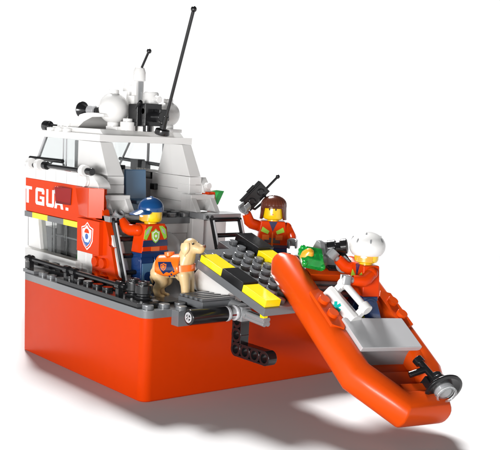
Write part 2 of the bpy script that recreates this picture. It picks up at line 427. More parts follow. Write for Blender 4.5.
# windshield, seen through the open back: two panes and frame
mb = MB(); mb.prism([(-19.0, 10.6), (-18.9, 10.6), (-17.3, 12.7), (-17.4, 12.7)], 'y', 3.8, 10.2)
ws = obj('windshield', mb, 'glass', ship, bevel=0)
mb = MB(); mb.prism([(-18.85, 10.6), (-18.7, 10.6), (-17.1, 12.7), (-17.25, 12.7)], 'y', 10.0, 10.1); obj('frame', mb, 'grey', ws, bevel=.01)
# dashboard, wheel and console inside
mb = MB(); mb.box(-18.4, -16.4, 4.2, 9.4, 8.43, 10.3)
obj('dashboard', mb, 'dark', ship)
mb = MB(); mb.tube([(-18.6, 10.1, 11.4), (-13.2, 10.1, 11.25)], .12); mb.box(-16.6, -15.7, 9.7, 10.3, 10.8, 11.5); mb.box(-15.4, -14.9, 9.8, 10.2, 10.8, 11.4)
obj('control_bar', mb, 'dark', ship, bevel=.03)
mb = MB(); mb.box(-19, -14.0, 9.6, 10.1, 10.35, 10.78); mb.box(-18.2, -17.5, 9.5, 9.9, 10.7, 11.0)
obj('instrument_shelf', mb, 'black', ship)
mb = MB(); mb.box(-15.4, -13.9, 9.4, 9.9, 10.8, 10.95)
for i in range(5): mb.box(-15.3+i*.3, -15.15+i*.3, 9.35, 9.45, 10.85, 11.0)
obj('switch_panel', mb, 'white', ship, bevel=.01)
mb = MB(); mb.box(-19.5, -13.9, 9.6, 10.1, 8.43, 10.34); obj('inner_wall', mb, 'grey', ship)
mb = MB(); mb.box(-15.2, -15.1, 10.15, 10.2, 10.9, 12.7); mb.box(-19.4, -13.3, 10.2, 10.25, 10.9, 12.7); obj('far_window', mb, 'glass', ship, bevel=0)
mb = MB(); mb.box(-15.22, -15.08, 10.08, 10.14, 10.9, 12.7); obj('far_mullion', mb, 'grey', ship, bevel=0)
mb = MB(); mb.prism([(-13.35, 11.0), (-12.3, 11.0), (-12.3, 12.7), (-13.35, 12.7)], 'y', 10.0, 10.3); obj('far_jamb', mb, 'silver', ship, bevel=.01)
mb = MB(); mb.tube([(-17.6, 4.7+.55*math.cos(a), 10.75+.5*math.sin(a)) for a in [R(k*20) for k in range(19)]], .06)
obj('steering_wheel', mb, 'black', ship, bevel=0)
mb = MB(); mb.box(-13.6, -13.1, 9.3, 9.6, 9.7, 10.1); obj('console', mb, 'black', ship)
# blue seat
mb = MB()
mb.prism([(-11.3, 8.45), (-11.0, 8.45), (-11.2, 11.1), (-11.45, 11.1)], 'y', 5.85, 7.35)
mb.box(-11.3, -9.9, 5.85, 7.35, 9.1, 9.35)
obj('seat', mb, 'sand', ship, bevel=.06)
# roof
mb = MB()
mb.prism([(-18.0, 3.55), (-10.55, 3.55), (-10.55, 10.3), (-18.0, 10.3)], 'z', 12.72, 13.12)
mb.prism([(-17.2, 13.12), (-10.9, 13.12), (-11.3, 13.42), (-17.0, 13.42)], 'y', 4.0, 9.9)
for x in (-16.8, -15.8, -14.8): mb.stud(x, 3.8, 13.12)
for x in (-16.9, -16.1): mb.stud(x, 4.6, 13.42)
mb.lathe([(.46, 0), (.46, .5), (.3, .52), (.3, .7), (0, .7)], (-11.2, 5.9, 13.42)); mb.lathe([(.5, 0), (.5, .3), (.42, .45), (0, .45)], (-10.9, 7.0, 13.4))
roof = obj('roof', mb, 'white', ship)
mb = MB()   # curved spoiler
arcp = [(-15.9+2.6*(1-math.cos(a)), 13.42+.95*math.sin(a)) for a in [R(k) for k in range(0, 91, 10)]]
mb.prism(arcp+[(-11.9, 14.32), (-11.9, 14.15), (-13.2, 14.1), (-14.2, 13.8), (-14.9, 13.42)], 'y', 4.6, 9.6)
obj('spoiler', mb, 'white', roof, bevel=.02)
for x, y, z, r in ((-12.35, 5.6, 14.68, .92), (-11.3, 8.9, 14.5, .75)):
    mb = MB(); mb.sphere((x, y, z), r, n=40, m=26); 
    dm = obj('radar_dome', mb, 'white', roof, bevel=0)
    mb = MB(); mb.cyl((x, y, 13.4), (x, y, z-r+.08), .38); mb.box(x-.2, x+1.0, y-.4, y+.4, 13.42, 13.62); mb.stud(x, y, z+r-.03)
    obj('dome_mount', mb, 'white', dm, bevel=.01)
# spotlight on the roof
mb = MB(); mb.lathe([(.50, 0), (.52, .08), (.40, .22), (.27, .5), (.22, .6), (.25, .65), (.25, 1.6), (0, 1.6)], (-14.95, 4.9, 14.5), (1, .15, -.02), n=28)
sp = obj('spotlight', mb, 'black', roof, bevel=.01)
mb = MB()
for k in range(5): mb.cyl((-14.22+k*.16, 5.0, 14.49), (-14.14+k*.16, 5.01, 14.49), .29)
obj('cooling_ring', mb, 'grey', sp, bevel=.01)
mb = MB(); mb.lathe([(.34, 0), (.36, .05), (.36, .5), (.3, .54), (.3, .62), (.18, .66), (.18, 2.0), (0, 2.0)], (-19.3, 4.7, 13.36), (1, .06, -.02), n=24)
mb.box(-18.4, -17.6, 4.6, 4.9, 13.0, 13.2)
obj('front_horn', mb, 'black', roof, bevel=.01)
mb = MB(); mb.tube([(-16.2+.45*math.cos(a), 5.6, 13.45+.42*math.sin(a)) for a in [R(k) for k in range(0, 181, 20)]], .12); obj('roof_hook', mb, 'black', roof, bevel=0)
# mast
mb = MB()
mb.box(-12.1, -11.3, 6.6, 7.4, 13.42, 15.5); mb.prism([(-12.75, 15.75), (-11.5, 15.75), (-11.5, 16.1), (-12.75, 16.1)], 'y', 6.7, 7.3)
mb.prism([(-12.9, 13.42), (-12.1, 13.42), (-12.1, 15.7), (-12.35, 15.7)], 'y', 6.75, 7.25)
mb.box(-11.8, -11.3, 6.72, 7.28, 15.5, 16.4); mb.lathe([(.3, 0), (.38, .05), (.38, .55), (.28, .8), (.1, .9), (0, .9)], (-11.4, 7, 16.35)); mb.stud(-12.5, 7, 16.08)
mb.lathe([(.3, 0), (.46, .05), (.46, .75), (.4, .85), (0, .85)], (-10.5, 7.3, 14.9)); mb.cyl((-10.2, 7.3, 15.4), (-9.6, 7.3, 15.3), .2)
mb.xf(Matrix.Translation((-.35, 0, 0)))
mast = obj('mast', mb, 'white', roof, bevel=.03)
mb = MB(); mb.box(-11.64, -11.55, 6.85, 7.15, 14.6, 16.38); obj('mast_groove', mb, 'silver', mast, bevel=.01)
mb = MB(); mb.tube([(-11.65, 7, 17.0), (-10.85, 7, 18.05)], .075); mb.sphere((-10.8, 7, 18.1), .15, n=16, m=10); obj('small_antenna', mb, 'black', mast, bevel=0)
mb = MB()
mb.box(-11.5, -10.5, 6.1, 7.0, 13.7, 15.0); mb.box(-10.45, -9.95, 6.3, 7.5, 13.75, 15.05); mb.box(-9.9, -9.3, 6.9, 7.6, 14.1, 14.75)
mb.cyl((-10.9, 6.9, 14.3), (-9.3, 7.1, 14.3), .32); mb.cyl((-10.2, 6.3, 14.6), (-10.2, 7.6, 14.6), .2); mb.cyl((-10.4, 6.8, 13.4), (-10.4, 6.8, 14), .28)
mb.cyl((-10.75, 6.2, 14.75), (-10.3, 6.2, 15.15), .14)
obj('camera_mount', mb, 'black', mast, bevel=.03)
mb = MB()
b0 = Vector((-9.15, 7, 13.3)); b1 = Vector((-6.5, 7, 20.25))
mb.lathe([(.44, 0), (.46, .06), (.42, .3), (.2, .34), (.2, .6)], b0, (0.25, 0, 1)); mb.tube([b0+Vector((.1, 0, .3)), b0.lerp(b1, .15)], .15); mb.tube([b0.lerp(b1, .13), b1], .10); mb.sphere(b1, .17, n=18, m=12)
obj('tall_antenna', mb, 'black', roof, bevel=.01)
# grab bar on the wall top and its clips
mb = MB(); mb.tube([(-14.9, 2.3, 11.05), (-9.3, 2.3, 11.05)], .13); mb.cyl((-14.95, 2.3, 11.05), (-14.55, 2.3, 11.05), .25); mb.cyl((-9.75, 2.3, 11.05), (-9.2, 2.3, 11.05), .21)
mb.tube([(-18.9, 3.4, 11.3), (-14.6, 3.4, 11.33)], .13)
mb.tube([(-17.4, 2.4, 10.95), (-15.9, 2.4, 10.97)], .16)
bar = obj('grab_bar', mb, 'black', ship, bevel=.02)
for x in (-16.65, -15.55, -10.1):
    mb = MB(); mb.cyl((x-.2, 2.3, 11.05), (x+.2, 2.3, 11.05), .34); mb.box(x-.18, x+.18, 2.3, 2.7, 10.87, 11.2)
    obj('bar_clip', mb, 'white', bar, bevel=.03)
mb = MB(); mb.box(-14.2, -10.6, 2.75, 3.15, 10.87, 10.99); obj('wall_plate', mb, 'dark', ship)
mb = MB(); mb.box(-12.8, -12.0, 2.5, 2.72, 10.88, 11.0); obj('red_tile', mb, 'red_clear', ship)
mb = MB(); mb.box(-11.9, -11.2, 2.42, 2.74, 10.88, 11.03); obj('white_tile', mb, 'white', ship)

# ------------------------------------------------------------------ stern ramp
ang = math.atan((7.35-5.85)/(4.41+.84))

# local: x along slope, z normal, surface of the plate at 0; tile top +.4
mb = MB().prism([(2.3, -.03), (8.1, -.03), (8.1, 5.1), (0, 5.1), (0, 3.05), (1.05, 3.05), (1.05, 1.03), (2.3, 1.03)], 'z', -.42, 0)
for i in range(10):
    for j in range(4):
        x, y = .42+i*.79, 1.40+j*.79
        if y > 3.05 or x > 1.3:
            mb.lathe([(.255, -.02), (.255, .15), (.24, .17), (0, .17)], (x, y, 0), n=20)
ramp = obj('ramp', mb, 'dark', ship, bevel=.04, loc=(-3.28, 4.0, 7.67), rot=(0, ang, 0))
def tile(x0, x1, y0, y1, c, h=.38): obj('ramp_tile', MB().box(x0+.015, x1-.015, y0, y1, 0, h), c, ramp, bevel=.03)
tile(2.4, 4.3, 0, 1.0, 'yellow'); tile(4.3, 6.1, 0, 1.02, 'black', .46); tile(6.1, 8.0, 0, 1.0, 'yellow')
tile(.1, 2.2, 4.1, 5.25, 'black', .5); tile(2.2, 4.2, 4.1, 5.1, 'yellow'); tile(4.2, 6.2, 4.1, 5.1, 'black'); tile(6.2, 8.05, 4.1, 5.1, 'yellow')
mb = MB(); mb.box(2.4, 5.1, .6, 4.9, -.75, -.43); obj('ramp_underplate', mb, 'black', ramp, bevel=.03)
mb = MB(); mb.lathe([(.75, 0), (.8, .1), (.8, 2.3), (.6, 2.8), (0, 2.8)], (-2.5, 5.5, 5.8), (1, 0, -.28), n=36)
obj('ramp_support', mb, 'white', ship, bevel=.02)
mb = MB(); mb.box(3.4, 3.7, 4.6, 4.9, 4.75, 5.3); obj('ramp_peg', mb, 'yellow', ship)
mb = MB(); mb.box(-1.2, 2.0, 7.0, 9.0, 4.8, 5.6); mb.box(-3.2, -1.2, 5, 9, 4.8, 6.3); obj('ramp_base', mb, 'black', ship)
# grille platform
mb = MB(); mb.box(-1.15, .95, 2.85, 5.15, 4.85, 5.22)
for i in range(5): mb.box(-1.12+i*.43, -.9+i*.43, 2.9, 5.1, 5.22, 5.36)
obj('grille_plate', mb, 'dark', ship, bevel=.02)
mb = MB(); mb.box(-2.9, -1.2, 1.9, 4.6, 4.85, 4.95); obj('smooth_plate', mb, 'dark', ship)
# pump: cylinder, collar, block, axle
px_, pz = 1.55, 4.66
mb = MB(); mb.cyl((px_, 1.55, pz), (px_, 3.85, pz), .40, n=32); mb.box(.5, px_, 2.3, 3.4, pz-.2, pz+.2); pm = obj('pump_barrel', mb, 'black', ship, bevel=.06, seg=3)
mb = MB(); mb.lathe([(.27, 0), (.27, -.03), (.18, -.03), (.18, .1), (0, .1)], (px_, 1.55, pz), (0, 1, 0)); mb.box(px_-.04, px_+.04, 1.5, 1.6, pz-.2, pz+.2); mb.box(px_-.2, px_+.2, 1.5, 1.6, pz-.04, pz+.04)
obj('barrel_cap', mb, 'grey', pm, bevel=.01)
mb = MB(); mb.lathe([(.32, 0), (.40, .05), (.40, .18), (.31, .22), (.31, .55), (.40, .6), (.40, .72), (.3, .76)], (px_, 3.85, pz), (0, 1, 0), n=28); obj('collar', mb, 'grey', pm, bevel=.01)
mb = MB(); mb.box(px_+.26, px_+.33, 4.12, 4.38, pz-.08, pz-.0); obj('red_mark', mb, 'red_clear', pm, bevel=0)
mb = MB(); mb.box(px_-.4, px_+.42, 4.62, 5.2, pz-.42, pz+.36); mb.cyl((px_-.9, 4.9, pz+.2), (px_+.1, 4.9, pz+.1), .42); ax = obj('connector', mb, 'silver', ship, bevel=.04)
mb = MB(); q0 = Vector((px_+.3, 4.92, pz-.02)); q1 = q0+Vector((1.75, 0, -.12))
mb.cyl(q0, q0+Vector((.35, 0, -.02)), .3); mb.cyl(q0, q1, .2)
for k in range(4):
    a_ = R(45+90*k); o_ = Vector((0, math.cos(a_)*.16, math.sin(a_)*.16)); mb.tube([q0+o_, q1+o_], .13)
obj('axle', mb, 'silver', ax, bevel=.015)
# bent black beams with round holes
def liftarm(y, x, z, k_=.8):
    def ring(pts, th=.34, r=.5):
        pass
    mb = MB()
    path = [(0, 0), (0, -1), (0, -2), (1, -2.0), (2, -2.0), (3, -2.0)]
    # flanges around each hole plus web plates
    for i, (a, b) in enumerate(path):
        mb.lathe([(.30, -.35), (.48, -.35), (.48, .35), (.30, .35), (.30, -.35)], (x+a*.95, y, z+b*.95), (0, 1, 0), n=24)
    def web(p, q):
        p = Vector((x+p[0]*.95, y, z+p[1]*.95)); q = Vector((x+q[0]*.95, y, z+q[1]*.95)); d = (q-p).normalized(); nn = d.cross(Vector((0, 1, 0)))
        for s_ in (-1, 1):
            c = nn*.41*s_
            k = [p+c-nn*.06, q+c-nn*.06, q+c+nn*.06, p+c+nn*.06]
            mb.loft([[v+Vector((0, -.34, 0)) for v in k], [v+Vector((0, .34, 0)) for v in k]])
    web((0, 0), (0, -2)); web((0, -2), (3, -2))
    mb.xf(Matrix.Translation((x, y, z)) @ Matrix.Scale(k_, 4) @ Matrix.Translation((-x, -y, -z)))
    return obj('bent_beam', mb, 'black', ship, bevel=.02)
lb = liftarm(5.0, 1.5, 4.22)
liftarm(12.6, 0.6, 3.6)

# ------------------------------------------------------------------ minifigures
def skin_head(h, yaw):  # helper: transform for head parts
    return Matrix.Rotation(yaw, 4, 'Z')
def patch(ang_deg, z, w, h, mat, nm, par, yaw, r=.652, poly=None):
    """small printed patch on the head cylinder, ang measured from the face direction"""
    mb = MB(); n = 6; rings = []
    for i in range(n+1):
        f = i/n-.5; a = R(ang_deg)+yaw+f*w/r
        hh_ = h/2*(1 if poly is None else max(.15, math.cos(f*math.pi)))
        off = 0 if poly != 'smile' else (f*f*4)*h*1.2
        c, s_ = math.cos(a), math.sin(a)
        if poly == 'smile': hh_ = h/2
        rings.append([(c*(r-.02), s_*(r-.02), z-hh_+off), (c*(r+.006), s_*(r+.006), z-hh_+off), (c*(r+.006), s_*(r+.006), z+hh_+off), (c*(r-.02), s_*(r-.02), z+hh_+off)])
    mb.loft(rings); return obj(nm, mb, mat, par, bevel=0)
def figure(label, loc, rotz, torso='orange', legs='navy', hand='silver', arm=(0, 0), armout=(0, 0), leg=(0, 0), yaw=0, pitch=0, lean=0):
    root = empty('toy_figure', loc, rotz); tag(root, label, 'toy figure', 'toy figures of the rescue crew')
    body = root
    zh = 1.5
    for s, sg in ((0, 1), (1, -1)):     # 0 = left (+y), 1 = right (-y)
        mb = MB()
        prof = [(-.46, -1.5), (.52, -1.5), (.52, -1.16), (.44, -1.1), (.44, -.1)]+[(.44*math.cos(R(a)), .44*math.sin(R(a))) for a in range(0, 181, 20)]
        prof = prof[:4]+prof[5:]
        mb.prism(prof, 'y', .03 if sg > 0 else -.97, .97 if sg > 0 else -.03)
        o = obj('leg', mb, legs, root, bevel=.05, seg=3, loc=(0, 0, zh), rot=(0, -R(leg[s]), 0))
    mb = MB(); mb.box(-.42, .42, -.95, .95, 1.72, 1.98); mb.cyl((0, -.98, 1.5), (0, .98, 1.5), .3)
    hip = obj('hips', mb, legs, root, bevel=.04)
    tt = Matrix.Translation((0, 0, 1.98)) @ Matrix.Rotation(R(lean), 4, 'Y')
    te = tt.to_euler(); tl = tt.to_translation()
    mb = MB(); mb.loft([[(-.5, -.98, 0), (.5, -.98, 0), (.5, .98, 0), (-.5, .98, 0)], [(-.46, -.74, 1.62), (.46, -.74, 1.62), (.46, .74, 1.62), (-.46, .74, 1.62)]])
    to = obj('torso', mb, torso, root, bevel=.07, seg=3, loc=tl, rot=te)
    for s, sg in ((0, 1), (1, -1)):
        piv = Vector((0, sg*.80, 1.24))
        out = R(armout[s])
        pts = [(0, 0, .02), (.02, .10, -.15), (.04, .24, -.5), (.14, .30, -.72), (.45, .30, -1.0), (.55, .30, -1.1)]
        mb = MB(); mb.tube([(a, b*sg, c) for a, b, c in pts], .3, n=18, rs=[.22, .33, .33, .33, .28, .26])
        mb.sphere((0.01, .06*sg, -.02), .33, n=18, m=10)
        rot = Matrix.Rotation(out*sg, 4, 'Z' if arm[s] > 60 else 'X') @ Matrix.Rotation(-R(arm[s]), 4, 'Y')
        ar = obj('arm', mb, torso, to, bevel=0); ar.location = piv; ar.rotation_euler = rot.to_euler()
        d = Vector((.72, 0, -.69)).normalized()
        hm = MB(); c0 = Vector((.55, .30*sg, -1.1)); hm.cyl(c0-d*.05, c0+d*.22, .15)
        u = Vector((d.z, 0, -d.x)).normalized()  # perpendicular in xz
        cc = c0+d*.42
        ringp = []
        for k in range(17):
            a = R(40+280*k/16)
            ctr = cc+(-d*-1)*math.cos(a)*.27*1+u*math.sin(a)*0
            dirv = d*math.cos(a)+Vector((0, 1, 0))*math.sin(a)
            ringp.append([cc+dirv*.20-u*.24, cc+dirv*.32-u*.24, cc+dirv*.32+u*.24, cc+dirv*.20+u*.24])
        hm.loft(ringp)
        h = obj('hand', hm, hand, ar, bevel=.03)
    mb = MB(); mb.cyl((0, 0, 1.58), (0, 0, 1.76), .36); mb.lathe([(.48, 0), (.58, .05), (.64, .16), (.645, .3), (.645, .8), (.63, .95), (.55, 1.05), (.45, 1.08), (.3, 1.09), (.3, 1.25), (0, 1.26)], (0, 0, 1.70), n=36)
    hd = obj('head', mb, 'skin', to, bevel=0)
    return root, to, hd
Z0 = 1.70
def face(hd, yaw, woman=False, beard=False, glasses=False):
    for a in (-17, 17):
        patch(a, Z0+.64, .10, .13, 'black', 'eye', hd, yaw, poly='o')
        patch(a, Z0+.82, .20, .045, 'brown', 'eyebrow', hd, yaw, poly='o')
        if glasses: patch(a, Z0+.62, .34, .26, 'dark', 'glasses', hd, yaw, r=.66)
    if woman:
        patch(0, Z0+.34, .18, .07, 'red_lip', 'mouth', hd, yaw, poly='o')
        for a in (-17, 17): patch(a, Z0+.72, .17, .03, 'black', 'eyelash', hd, yaw, poly='o')
    elif beard:
        patch(0, Z0+.26, 1.0, .36, 'beard', 'beard', hd, yaw, r=.648); patch(0, Z0+.34, .36, .13, 'print_white', 'mouth', hd, yaw, r=.656, poly='o')
    else:
        patch(0, Z0+.32, .34, .10, 'print_white', 'mouth', hd, yaw, poly='o')
M['red_lip'] = plastic('lip_print', (.55, .06, .03)); M['beard'] = plastic('beard_print', (.62, .30, .02))
def tprint(to, side, polys, mat, d=0.0, nm='torso_print'):
    """printed shapes on the front (side=1) or back (-1): coordinates (across, up) in studs, torso leans in .025/stud"""
    mb = MB()
    for p in polys:
        A = []; B = []
        for (y, z) in p:
            x = .5-.04*z/1.62+.004+d
            A.append((side*(x-.02), -side*y*-1, z)); B.append((side*(x+.006), -side*y*-1, z))
        mb.loft([A, B])
    return obj(nm, mb, mat, to, bevel=0)
def sh2(cy, cz, w, h): return shield(cy, cz, w, h)

# --- captain climbing the near ladder, seen from behind
cap, to, hd = figure('toy figure in a blue cap and orange jacket climbing the ladder, back to the viewer', (-6.15, 4.35, 4.82), R(186), arm=(84, 20), armout=(2, 5), leg=(0, 0))
yaw = R(84); face(hd, yaw, beard=True, glasses=True)
tprint(to, -1, [[(-.84, .82), (-.76, 1.3), (-.5, 1.5), (-.25, 1.5), (-.42, 1.15), (-.66, .74)], [(.84, .82), (.76, 1.3), (.5, 1.5), (.25, 1.5), (.42, 1.15), (.66, .74)]], 'lime')
tprint(to, -1, [[(-.74, 1.0), (-.66, 1.26), (-.4, 1.42), (-.52, 1.14)], [(.74, 1.0), (.66, 1.26), (.4, 1.42), (.52, 1.14)]], 'grey', .008)
tprint(to, -1, [[(-.93, .36), (.93, .36), (.88, .72), (-.88, .72)]], 'print_navy')
tprint(to, -1, [sh2(0, .95, .62, .82)], 'lime', .010); tprint(to, -1, [sh2(0, .95, .50, .66)], 'print_white', .018); tprint(to, -1, [sh2(0, .95, .36, .50)], 'lime', .026); tprint(to, -1, [circ(0, .95, .08)], 'print_white', .034)
tprint(to, -1, [[(-.98, .02), (.98, .02), (.96, .12), (-.96, .12)]], 'print_navy'); tprint(to, -1, [[(-.3, .1), (.3, .1), (.3, .34), (-.3, .34)]], 'print_orange', .004)
rm = Matrix.Rotation(yaw, 4, 'Z')
mb = MB(); mb.sphere((0, 0, Z0+.72), .74, 1, 1, .92, z0=0, n=36); mb.lathe([(.74, 0), (.74, .16), (.3, .16)], (0, 0, Z0+.6), n=36)
br = []
for k in range(13):
    a = R(-62+124*k/12); c, s_ = math.cos(a), math.sin(a); L_ = .30+.42*math.cos(a)**1.2
    br.append([(c*.66, s_*.66, Z0+.60), (c*(.66+L_), s_*(.66+L_*.25), Z0+.52-.10*math.cos(a)), (c*(.66+L_), s_*(.66+L_*.25), Z0+.58-.10*math.cos(a)), (c*.66, s_*.66, Z0+.74)])
mb.loft(br); mb.lathe([(.1, 0), (.1, .05), (0, .06)], (0, 0, Z0+1.38)); mb.xf(rm)
obj('cap', mb, 'capblue', hd, bevel=.01)
# leg detail: back faces paler blue for painted-in light, with the round hole
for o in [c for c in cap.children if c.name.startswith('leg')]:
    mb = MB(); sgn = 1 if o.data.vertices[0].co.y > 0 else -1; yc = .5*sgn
    mb.box(-.5, -.455, yc-.40, yc+.40, -1.42, -.10); lp = obj('leg_back_lit', mb, 'sand', o, bevel=.01)
    mb = MB(); mb.lathe([(.2, 0), (.27, 0), (.27, .03), (.2, .03)], (-.5, yc, -.85), (-1, 0, 0)); mb.cyl((-.49, yc, -.85), (-.508, yc, -.85), .2); obj('peg_hole', mb, 'navy', lp, bevel=0)

# --- woman with the radio
wom, to, hd = figure('toy figure with brown bobbed hair holding a radio up beside the ramp', (-5.1, 12.65, 4.9), R(-38), arm=(28, 104), armout=(4, 42), yaw=0)
yaw = R(-8); face(hd, yaw, woman=True)
tprint(to, 1, [[(-.26, 1.6), (.26, 1.6), (0, 1.0)]], 'print_navy', nm='collar_print'); tprint(to, 1, [[(-.5, .3), (.5, .3), (.45, .62), (-.45, .62)]], 'print_navy')
tprint(to, 1, [[(-.72, 1.0), (-.62, 1.28), (-.2, 1.02), (-.28, .84)], [(.72, 1.0), (.62, 1.28), (.2, 1.02), (.28, .84)]], 'lime', .006)
tprint(to, 1, [[(-.62, .5), (-.2, .5), (-.2, .8), (-.62, .8)], [(.62, .5), (.2, .5), (.2, .8), (.62, .8)]], 'print_orange', .010)
tprint(to, 1, [[(-.06, 0), (.06, 0), (.04, .95), (-.04, .95)]], 'print_orange', .014); tprint(to, 1, [[(-.95, .02), (.95, .02), (.94, .2), (-.94, .2)]], 'print_navy')
mb = MB()   # bobbed hair: shell with a fringe
rings = []; n = 56
def hair_r(a, t):  # a angle from face, t 0 bottom..1 top
    return .80-.06*(1-t)
for j in range(15):
    t = j/14; ring = []
    for i in range(n):
        a = 2*math.pi*i/n; da = abs(((a+math.pi) % (2*math.pi))-math.pi)
        zb_ = Z0+.02 if da > R(62) else Z0+.80
        if R(50) < da <= R(62): zb_ = Z0+.80-(da-R(50))/R(12)*.78
        if t < .5: z = zb_+(Z0+.86-zb_)*t/.5; rr = .75+.05*(1-t*2)**2+(.03 if i % 2 else 0)
        else:
            f = (t-.5)/.5*math.pi/2; z = Z0+.86+.60*math.sin(f)**.9; rr = .76*math.cos(f)+.03*(i % 2)*math.cos(f)
        ring.append((rr*math.cos(a), rr*math.sin(a), z))
    rings.append(ring)
mb.loft(rings, cap=False)
for j in range(1): pass
hr = obj('hair', mb, 'brown', hd, bevel=0, rot=(0, 0, yaw)); so = hr.modifiers.new('thick', 'SOLIDIFY'); so.thickness = .12; so.offset = -1

# --- raft pilot with helmet
A = Matrix(((0.8289553, 0.0918393, 0.5517233), (-0.1155846, 0.9932627, 0.0083264), (-0.5472415, -0.0706730, 0.8339859)))
O0 = Vector((4.1007, 10.7502, 5.0107)); CE = Vector((38.95, -26.5858, 14.1551)); RS = .94
O = CE+(O0-CE)*RS
def rsc(o): o.scale = (RS, RS, RS); return o
pil, to, hd = figure('toy figure in a white helmet and orange jacket standing in the raft', tuple(CE+(Vector((3.87, 11.5, 3.6))-CE)*RS), R(-112), arm=(48, 84), armout=(0, 8), leg=(-20, 24)); rsc(pil)
yaw = R(52); face(hd, yaw, beard=True)
mb = MB(); mb.sphere((0, 0, Z0+.88), 1.0, 1.02, .96, .76, n=40, m=24, z0=-.62)
mb.xf(Matrix.Rotation(yaw, 4, 'Z'))
hel = obj('helmet', mb, 'white', hd, bevel=0)
mb = MB()
for a, e in ((-24, 26), (24, 26), (72, 30), (-72, 30), (130, 35), (-130, 35), (0, 62)):
    d = Vector((math.cos(R(a))*math.cos(R(e))*1.05, math.sin(R(a))*math.cos(R(e))*.98, math.sin(R(e))*.8)); p = Vector((0, 0, Z0+.8))+d*.925
    k = d.normalized(); p = Vector((0, 0, Z0+.88))+Vector((d.x*.97, d.y*.98, d.z*.95))*1.0; s1 = Vector((-math.sin(R(a)), math.cos(R(a)), 0)); s2 = k.cross(s1)
    mb.loft([[p+k*(-.03+.045*q)+s1*.045*math.cos(R(b))+s2*.12*math.sin(R(b)) for b in range(0, 360, 30)] for q in (0, 1)])
mb.xf(Matrix.Rotation(yaw, 4, 'Z'))
obj('vent', mb, 'silver', hel, bevel=0)
tprint(to, 1, [[(-.26, 1.6), (.26, 1.6), (0, .9)]], 'print_navy', nm='collar_print'); tprint(to, 1, [[(-.72, .9), (-.6, 1.25), (-.2, 1.0), (-.28, .8)], [(.72, .9), (.6, 1.25), (.2, 1.0), (.28, .8)]], 'lime', .006)
for o in [c for c in pil.children if c.name.startswith('leg')]:
    sgn = 1 if o.data.vertices[0].co.y > 0 else -1; yc = .5*sgn
    for z in (-.5, -.78):
        mb = MB(); mb.box(.43, .452, yc-.4, yc+.4, z-.09, z+.09); obj('leg_stripe', mb, 'lime', o, bevel=0)

# ------------------------------------------------------------------ radio in her hand
rad = empty('toy_radio', (-6.1, 11.9, 9.9)); tag(rad, 'oversized black handheld radio with antenna raised in the hand of the figure with bobbed hair', 'radio')
rad.rotation_euler = (R(4), R(42), R(68)); rad.scale = (.86, .86, .86)
mb = MB(); mb.box(-.5, .5, -.28, .28, -.95, 1.0); mb.box(-.42, .42, -.34, -.28, -.8, .9); mb.box(-.62, -.5, -.15, .15, -.2, .5)
for k in range(4): mb.box(-.3, .3, .28, .31, .2+.15*k, .28+.15*k)
obj('body', mb, 'black', rad, bevel=.05)
mb = MB(); mb.lathe([(.26, 0), (.26, .12), (.2, .14), (.2, .06), (0, .06)], (0.05, -.34, .5), (0, -1, 0)); mb.lathe([(.26, 0), (.26, .12), (.2, .14), (.2, .06), (0, .06)], (0.05, -.34, -.4), (0, -1, 0)); obj('dial', mb, 'black', rad, bevel=.01)
mb = MB(); mb.tube([(.25, 0, .95), (.25, 0, 2.1)], .085); mb.sphere((.25, 0, 2.15), .15, n=16, m=10); obj('antenna', mb, 'black', rad, bevel=0)
mb = MB(); mb.tube([(.5, .05, -.7), (.72, .05, -.6), (.8, .05, 0), (.72, .05, .5), (.5, .05, .6)], .09); obj('handle', mb, 'black', rad, bevel=0)

# ------------------------------------------------------------------ dog
dog = empty('toy_dog', (-2.1, 3.35, 4.86), R(36)); dog.rotation_euler = (0, R(-6), R(31)); dog.scale = (.95, 1.15, 1.0)
tag(dog, 'tan toy dog in an orange and blue vest standing beside the stern ramp', 'toy dog')
mb = MB()
def cap_(p, q, r0, r1, n=9):
    p = Vector(p); q = Vector(q)
    for i in range(n):
        f = i/(n-1); mb.sphere(p.lerp(q, f), r0+(r1-r0)*f, n=14, m=8)
def ell(c, r, sx, sy, sz): mb.sphere(c, r, sx, sy, sz, n=22, m=14)
ell((.60, 0, 1.58), .60, 1.0, .85, 1.2); ell((.0, 0, 1.66), .56, 1.5, .86, 1.0); ell((-.70, 0, 1.58), .60, .95, .86, 1.08)
for sg in (-1, 1):
    y = .27*sg
    cap_((.75, y, 1.3), (.80, y, .75), .34, .27); cap_((.80, y, .75), (.78, y, .15), .27, .23); cap_((.80, y, .13), (1.08, y, .13), .22, .16)
    cap_((-.85, y, 1.4), (-.60, y, .95), .42, .32); cap_((-.60, y, .95), (-1.02, y, .58), .29, .20); cap_((-1.02, y, .58), (-.92, y, .12), .20, .18); cap_((-.92, y, .12), (-.62, y, .12), .20, .15)
cap_((.70, 0, 1.85), (1.0, 0, 2.6), .52, .42); ell((1.10, 0, 2.80), .44, 1.0, .9, .95); cap_((1.3, 0, 2.74), (1.66, 0, 2.62), .33, .25); ell((1.76, 0, 2.68), .2, 1, 1, .85)
cap_((-1.15, 0, 1.6), (-1.42, 0, 1.15), .13, .09); cap_((-1.42, 0, 1.15), (-1.35, 0, .85), .10, .07)
body = obj('body', mb, 'tan', dog, bevel=0)
rmod = body.modifiers.new('remesh', 'REMESH'); rmod.mode = 'VOXEL'; rmod.voxel_size = .04; rmod.use_smooth_shade = True
sm = body.modifiers.new('smooth', 'SMOOTH'); sm.factor = .6; sm.iterations = 8
